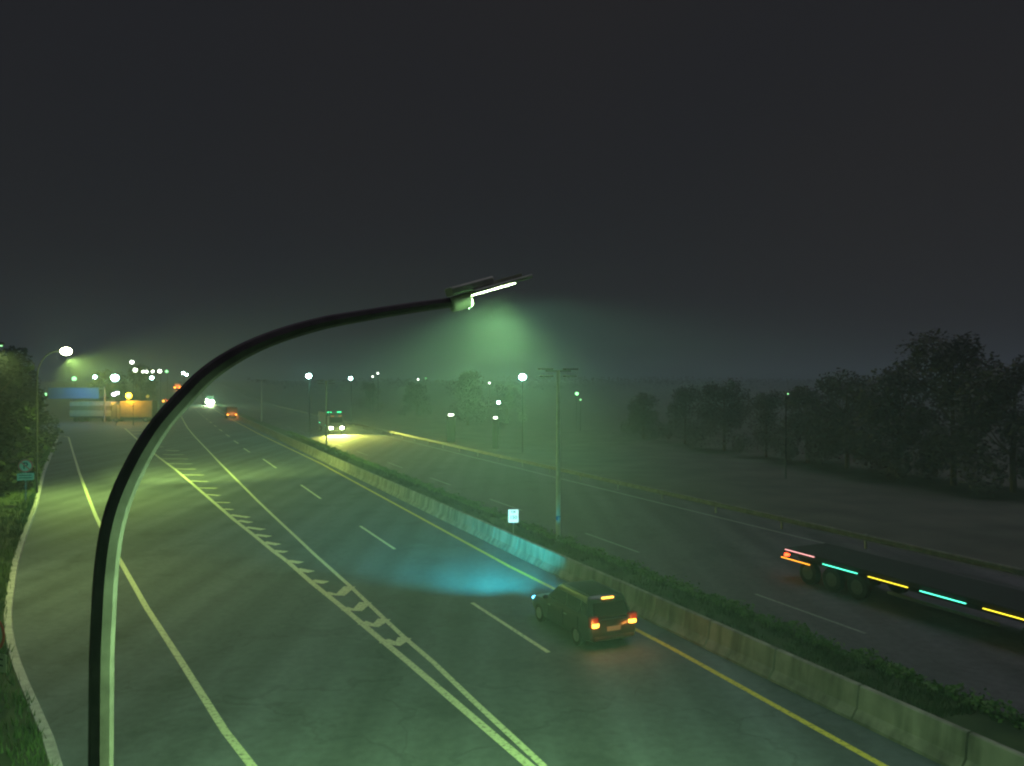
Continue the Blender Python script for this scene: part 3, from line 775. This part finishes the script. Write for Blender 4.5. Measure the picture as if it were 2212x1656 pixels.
# the passing car: tail lamps at s ~ 28, lane next to the median
Dc, sc = 13.45, toDS(*G(1294, 1353, .86))[1]
hd = head_of(Dc, sc)
c1 = make_car('dark estate car with glowing orange tail lamps braking in the lane beside the barrier', M['car_dark'], M['tail_hot'], M['head_cyan'])
c1.location = RD(Dc, sc+2.3, .01); c1.rotation_euler.z = hd
for sy in (-1, 1):
    lamp_light('SPOT', 'headlight_beam', c1, (2.35, sy*.62, .68), 25000, (.03, .70, .74), (16, sy*.62+1.3, .95), .10, 30, 1.0).scale = (2.7, 1, 1)
lamp_light('POINT', 'tail_glow', c1, (-2.6, .7, .86), 16, (1, .33, .06), None, .1)
lamp_light('POINT', 'tail_glow', c1, (-2.6, -.7, .86), 16, (1, .33, .06), None, .1)

def make_truck(label, L, H, boxm, cabm, group=None, tail=None, head=None, tw=2.4):
    """rigid lorry: cab at the front, box body behind"""
    t = thing('truck', (0, 0, 0), 0, label, 'truck', group)
    hw = tw/2; xb = L/2-2.0
    MB().box(((-L/2+xb)/2, 0, .95+(H-.95)/2), (xb+L/2, tw, H-.95), .05).build('box_body', boxm, t)
    rg = []
    for x, zt, wq in ((L/2-1.9, H*.84, hw*.95), (L/2-.5, H*.84, hw*.95), (L/2-.12, 1.75, hw*.96), (L/2, 1.1, hw*.96), (L/2, .55, hw*.94)):
        rg.append([(x, -wq, .5), (x, wq, .5), (x, wq, zt*.97), (x, wq*.9, zt), (x, -wq*.9, zt), (x, -wq, zt*.97)])
    rg[-1] = [(x, y, min(z, .9)) for x, y, z in rg[-1]]
    MB().loft(rg).build('cab', cabm, t)
    q = [Vector((L/2-.10, -hw*.8, 1.8)), Vector((L/2-.10, hw*.8, 1.8)), Vector((L/2-.47, hw*.78, H*.80)), Vector((L/2-.47, -hw*.78, H*.80))]
    MB().loft([[p+Vector((.01, 0, .01)) for p in q], [p-Vector((.01, 0, .01)) for p in q]]).build('windscreen', M['glass'], t)
    MB().box((0, 0, .72), (L-.6, .9, .3), .02).build('chassis', M['darkmetal'], t)
    wheels(t, (-L/2+1.4, L/2-1.2), hw-.14, .48, .28)
    for sy in (-1, 1):
        if tail: MB().box((-L/2-.03, sy*(hw-.25), .92), (.1, .36, .24), .03).build('tail_lamp', tail, t)
        if head: MB().box((L/2+.04, sy*(hw-.35), .98), (.12, .48, .30), .05).build('headlight', head, t)
    MB().box((L/2+.02, 0, .55), (.16, tw*.95, .22), .04).build('bumper', M['darkmetal'], t)
    return t
# oncoming lorry with green marker lamps
p, s = ray(727, 925, .98); D, _ = toDS(p.x, p.y)
tr = make_truck('oncoming lorry with twin white headlamps and green marker lamps on the far carriageway', 9, 3.35, M['darkmetal'], M['car_grey'], None, None, M['headl'])
hd = math.atan2(-CT, ST)
fwd = Vector((math.cos(hd), math.sin(hd), 0))
tr.location = p-fwd*4.5; tr.rotation_euler.z = hd
for k in (-.95, -.55, .55, .75, .95): MB().box((2.75, k, 3.42), (.12, .3 if abs(k) > .6 else .2, .10), .02).build('marker_lamp', M['mark_green'], tr)
for k in (-.6, .6): MB().box((4.35, k, 2.86), (.08, .5, .08), .02).build('marker_lamp', M['mark_dim'], tr)
for x, z in ((-3.2, 1.5), (2.1, 1.3), (2.6, 1.0)): MB().box((x, -1.24, z), (.5, .08, .12), .02).build('marker_lamp', M['mark_teal'], tr)
for sy in (-1, 1):
    lamp_light('SPOT', 'headlight_beam', tr, (4.7, sy*.85, .98), 27000, (.95, 1, .16), (11, sy*.85+.8, .0), .12, 48, 1).scale = (2.2, 1, 1)
# semi trailer with side markers stretched to suggest light trails, right of the frame
t = thing('flatbed_lorry', RD(26.5, 27.2, .01), math.atan2(-CT, ST), 'dark low flatbed lorry with pink, teal and yellow side marker lamps stretched into strips on the far carriageway', 'lorry')
MB().box((6.2, 0, 1.18), (12.4, 2.5, .2), .03).build('deck', M['rubber'], t)
for sy in (-1, 1): MB().box((6.2, sy*.45, .88), (12.0, .14, .36), .02).build('chassis_rail', M['rubber'], t)
MB().box((12.3, 0, 1.8), (.12, 2.5, 1.1), .02).build('headboard', M['darkmetal'], t)
wheels(t, (1.4, 2.7, 4.0), 1.08, .48, .28); wheels(t, (11.0, 15.6), 1.08, .48, .28)
for wv in t.children:
    if wv.name.startswith('wheel'):
        for q in wv.children: q.data.materials[0] = M['darkmetal']
for sy in (-1, 1):
    for x in (1.4, 2.7, 4.0): MB().box((x, sy*1.08, 1.03), (1.1, .34, .04), .015).build('mudguard', M['rubber'], t)
    MB().box((7.6, sy*1.16, .62), (4.4, .05, .12), .01).build('side_guard', M['darkmetal'], t)
rg = []
for x, zt in ((13.2, 3.1), (15.4, 3.1), (15.9, 1.9), (16.0, 1.0)):
    rg.append([(x, -1.2, .5), (x, 1.2, .5), (x, 1.2, zt-.1), (x, 1.08, zt), (x, -1.08, zt), (x, -1.2, zt-.1)])
MB().loft(rg).build('cab', M['car_dark'], t)
MB().box((13.0, 0, .8), (5.6, .9, .3), .02).build('tractor_chassis', M['darkmetal'], t)
ysd = -1.29
for x, mm, z, L in ((.75, 'mark_orange', .86, 1.7), (1.0, 'mark_pink', 1.24, 1.7), (3.2, 'mark_teal', 1.05, 1.8), (5.5, 'mark_yellow', 1.05, 1.8), (7.8, 'mark_teal', 1.05, 1.8), (10.2, 'mark_yellow', 1.05, 1.8)):
    MB().box((x, ysd, z), (L, .05, .026), .01).build('marker_strip', M[mm], t)
for sy in (-1, 1): MB().box((-.04, sy*1.0, .95), (.08, .3, .14), .03).build('tail_lamp', M['tail_red'], t)

# vehicles ahead on the near carriageway
p, s = ray(501, 896.5, .92)
van = make_truck('box van with two glowing brake lamps ahead on the near carriageway', 6.5, 2.6, M['darkmetal'], M['car_dark'], 'vehicles driving away ahead', M['tail_hot'], None, 2.2)
hv = head_of(13, s); f = Vector((math.cos(hv), math.sin(hv), 0)); van.location = p+f*3.2; van.rotation_euler.z = hv
lamp_light('POINT', 'tail_glow', van, (-3.8, 0, .92), 260, (1, .25, .05), None, .3)
c2 = make_car('distant car with one orange and one red tail lamp left of the curved arm', M['car_dark'], M['tail_red'], M['car_grey'], 'vehicles driving away ahead')
p, s = ray(357.5, 866.5, .86); c2.location = p; c2.rotation_euler.z = hv
for o in list(c2.children):
    if o.name.startswith('brake_light'): o.data.materials[0] = M['tail_red']
MB().box((-2.34, .66, .88), (.08, .7, .6), .12).build('indicator', M['tail_hot'], c2)
MB().box((-2.34, -.66, .88), (.08, .6, .5), .12).build('fog_lamp', M['tail_red'], c2)
for x, y, lb in ((383.5, 838.5, 'distant lorry with paired fiery tail lamps below the slanting lamp pair'), (402, 835, 'distant lorry with faint tail lamps right of the fiery pair'),
                 (420, 826.5, 'farthest lorry tail lamps, topmost red lights before the curved arm')):
    p, s = ray(x, y, .95)
    o = copy_tree(van, p, head_of(10, s), lb, 1.25 if x != 402 else .8, skip=('tail_glow',))
    hv2 = head_of(10, s)
    for sy in (-1, 1): MB().ball((-3.3, sy*.95, .95), .42, (.4, 1.1, .8)).build('brake_lamp', M['tail_hot'] if x != 402 else M['tail_red'], o, True)
    if x != 402: lamp_light('POINT', 'tail_glow', o, (-4.4, 0, 1.2), 2500, (1, .2, .04), None, .3)
# oncoming glare
p, s = ray(453.5, 869, 1.0)
ho = math.atan2(-CT, ST); fo = Vector((math.cos(ho), math.sin(ho), 0))
on = make_truck('oncoming lorry with one blinding white green glare right of the curved arm', 9, 3.4, M['darkmetal'], M['car_grey'], None, None, M['headl'])
on.location = p-fo*4.5; on.rotation_euler.z = ho
for sy in (-1, 1): MB().ball((4.65, sy*.6, 1.0), .75, (.35, 1, .75)).build('driving_lamp', M['headl'], on, True)
MB().ball((4.65, -.9, 1.55), .42, (.35, 1, .8)).build('driving_lamp', M['headl'], on, True)
lamp_light('SPOT', 'headlight_beam', on, (5.2, 0, 1.2), 20000, (.85, 1, .42), (20, -1, 0), .3, 100, 1)
lamp_light('POINT', 'glow_light', on, (5.6, 0, 1.6), 6000, (.35, 1, .5), None, .3)
p, s = ray(427, 837, 1.0)
o = copy_tree(on, p, ho, 'distant oncoming lorry with small white lamp against the curved arm', .55, skip=('glow_light', 'headlight_beam'))

# lorries crossing at the end of the ramp
Zt = 163
a_, b_ = at(150, 905, Zt), at(240, 905, Zt)
t = thing('trailer', (a_.x, Zt, 0), 0, 'pale slatted trailer standing across the end of the ramp under the blue panel', 'trailer')
Lw = b_.x-a_.x
MB().box((Lw/2, 1.2, 1.0), (Lw, 2.3, .3), .03).build('chassis', M['darkmetal'], t)
MB().box((Lw/2, 1.2, 3.7), (Lw, 2.4, .9), .05).build('upper_panel', M['trailer_pale'], t)
MB().box((Lw/2, 1.2, 1.75), (Lw, 2.4, 1.15), .05).build('lower_panel', M['trailer_pale'], t)
MB().box((Lw/2, 1.2, 2.8), (Lw-.2, 2.3, .94), .02).build('load', M['box_brown'], t)
for x in (1.2, 2.5, Lw-1.5):
    for y in (.2, 2.2): MB().disc((x, y, .45), .48, .3, 'y', 20).build('wheel', M['rubber'], t)
tk = make_truck('olive box lorry with glowing orange beacon beside the pale trailer', 8.6, 4.3, M['box_brown'], M['box_brown'], None, None, None)
c_ = at(284, 905, Zt); tk.location = (c_.x, Zt+1.1, 0); tk.rotation_euler.z = math.pi
MB().box((3.2, .2, 4.05), (.3, .3, .12)).build('bracket', M['darkmetal'], tk)
p = at(278, 855.5, Zt-.6)-Vector(tk.location)
MB().ball((-p.x, -p.y, p.z), .55, (1, .8, 1)).build('beacon', M['beacon'], tk, True)
lamp_light('POINT', 'beacon_glow', tk, (-p.x, -p.y+1.0, p.z), 2600, (1, .45, .03), None, .3)
p = at(250, 851, Zt-.6)-Vector(tk.location)
for k in (0, 1): MB().ball((-p.x-.28+.65*k, -p.y, p.z+.12-.28*k), .36, (1.2, .7, .8)).build('work_lamp', M['head_blue'], tk, True)

# ================================================================== HAZE
m = bpy.data.materials.new('haze'); m.use_nodes = True; tn = m.node_tree
tn.nodes.remove(tn.nodes['Principled BSDF'])
v = tn.nodes.new('ShaderNodeVolumePrincipled'); v.inputs['Color'].default_value = (.50, .60, .68, 1)
v.inputs['Density'].default_value = .0021; v.inputs['Anisotropy'].default_value = .2
tn.links.new(v.outputs['Volume'], tn.nodes['Material Output'].inputs['Volume'])
hz = MB().box((0, 1500, 13), (5600, 5600, 32)).build('haze', m, kind='stuff')
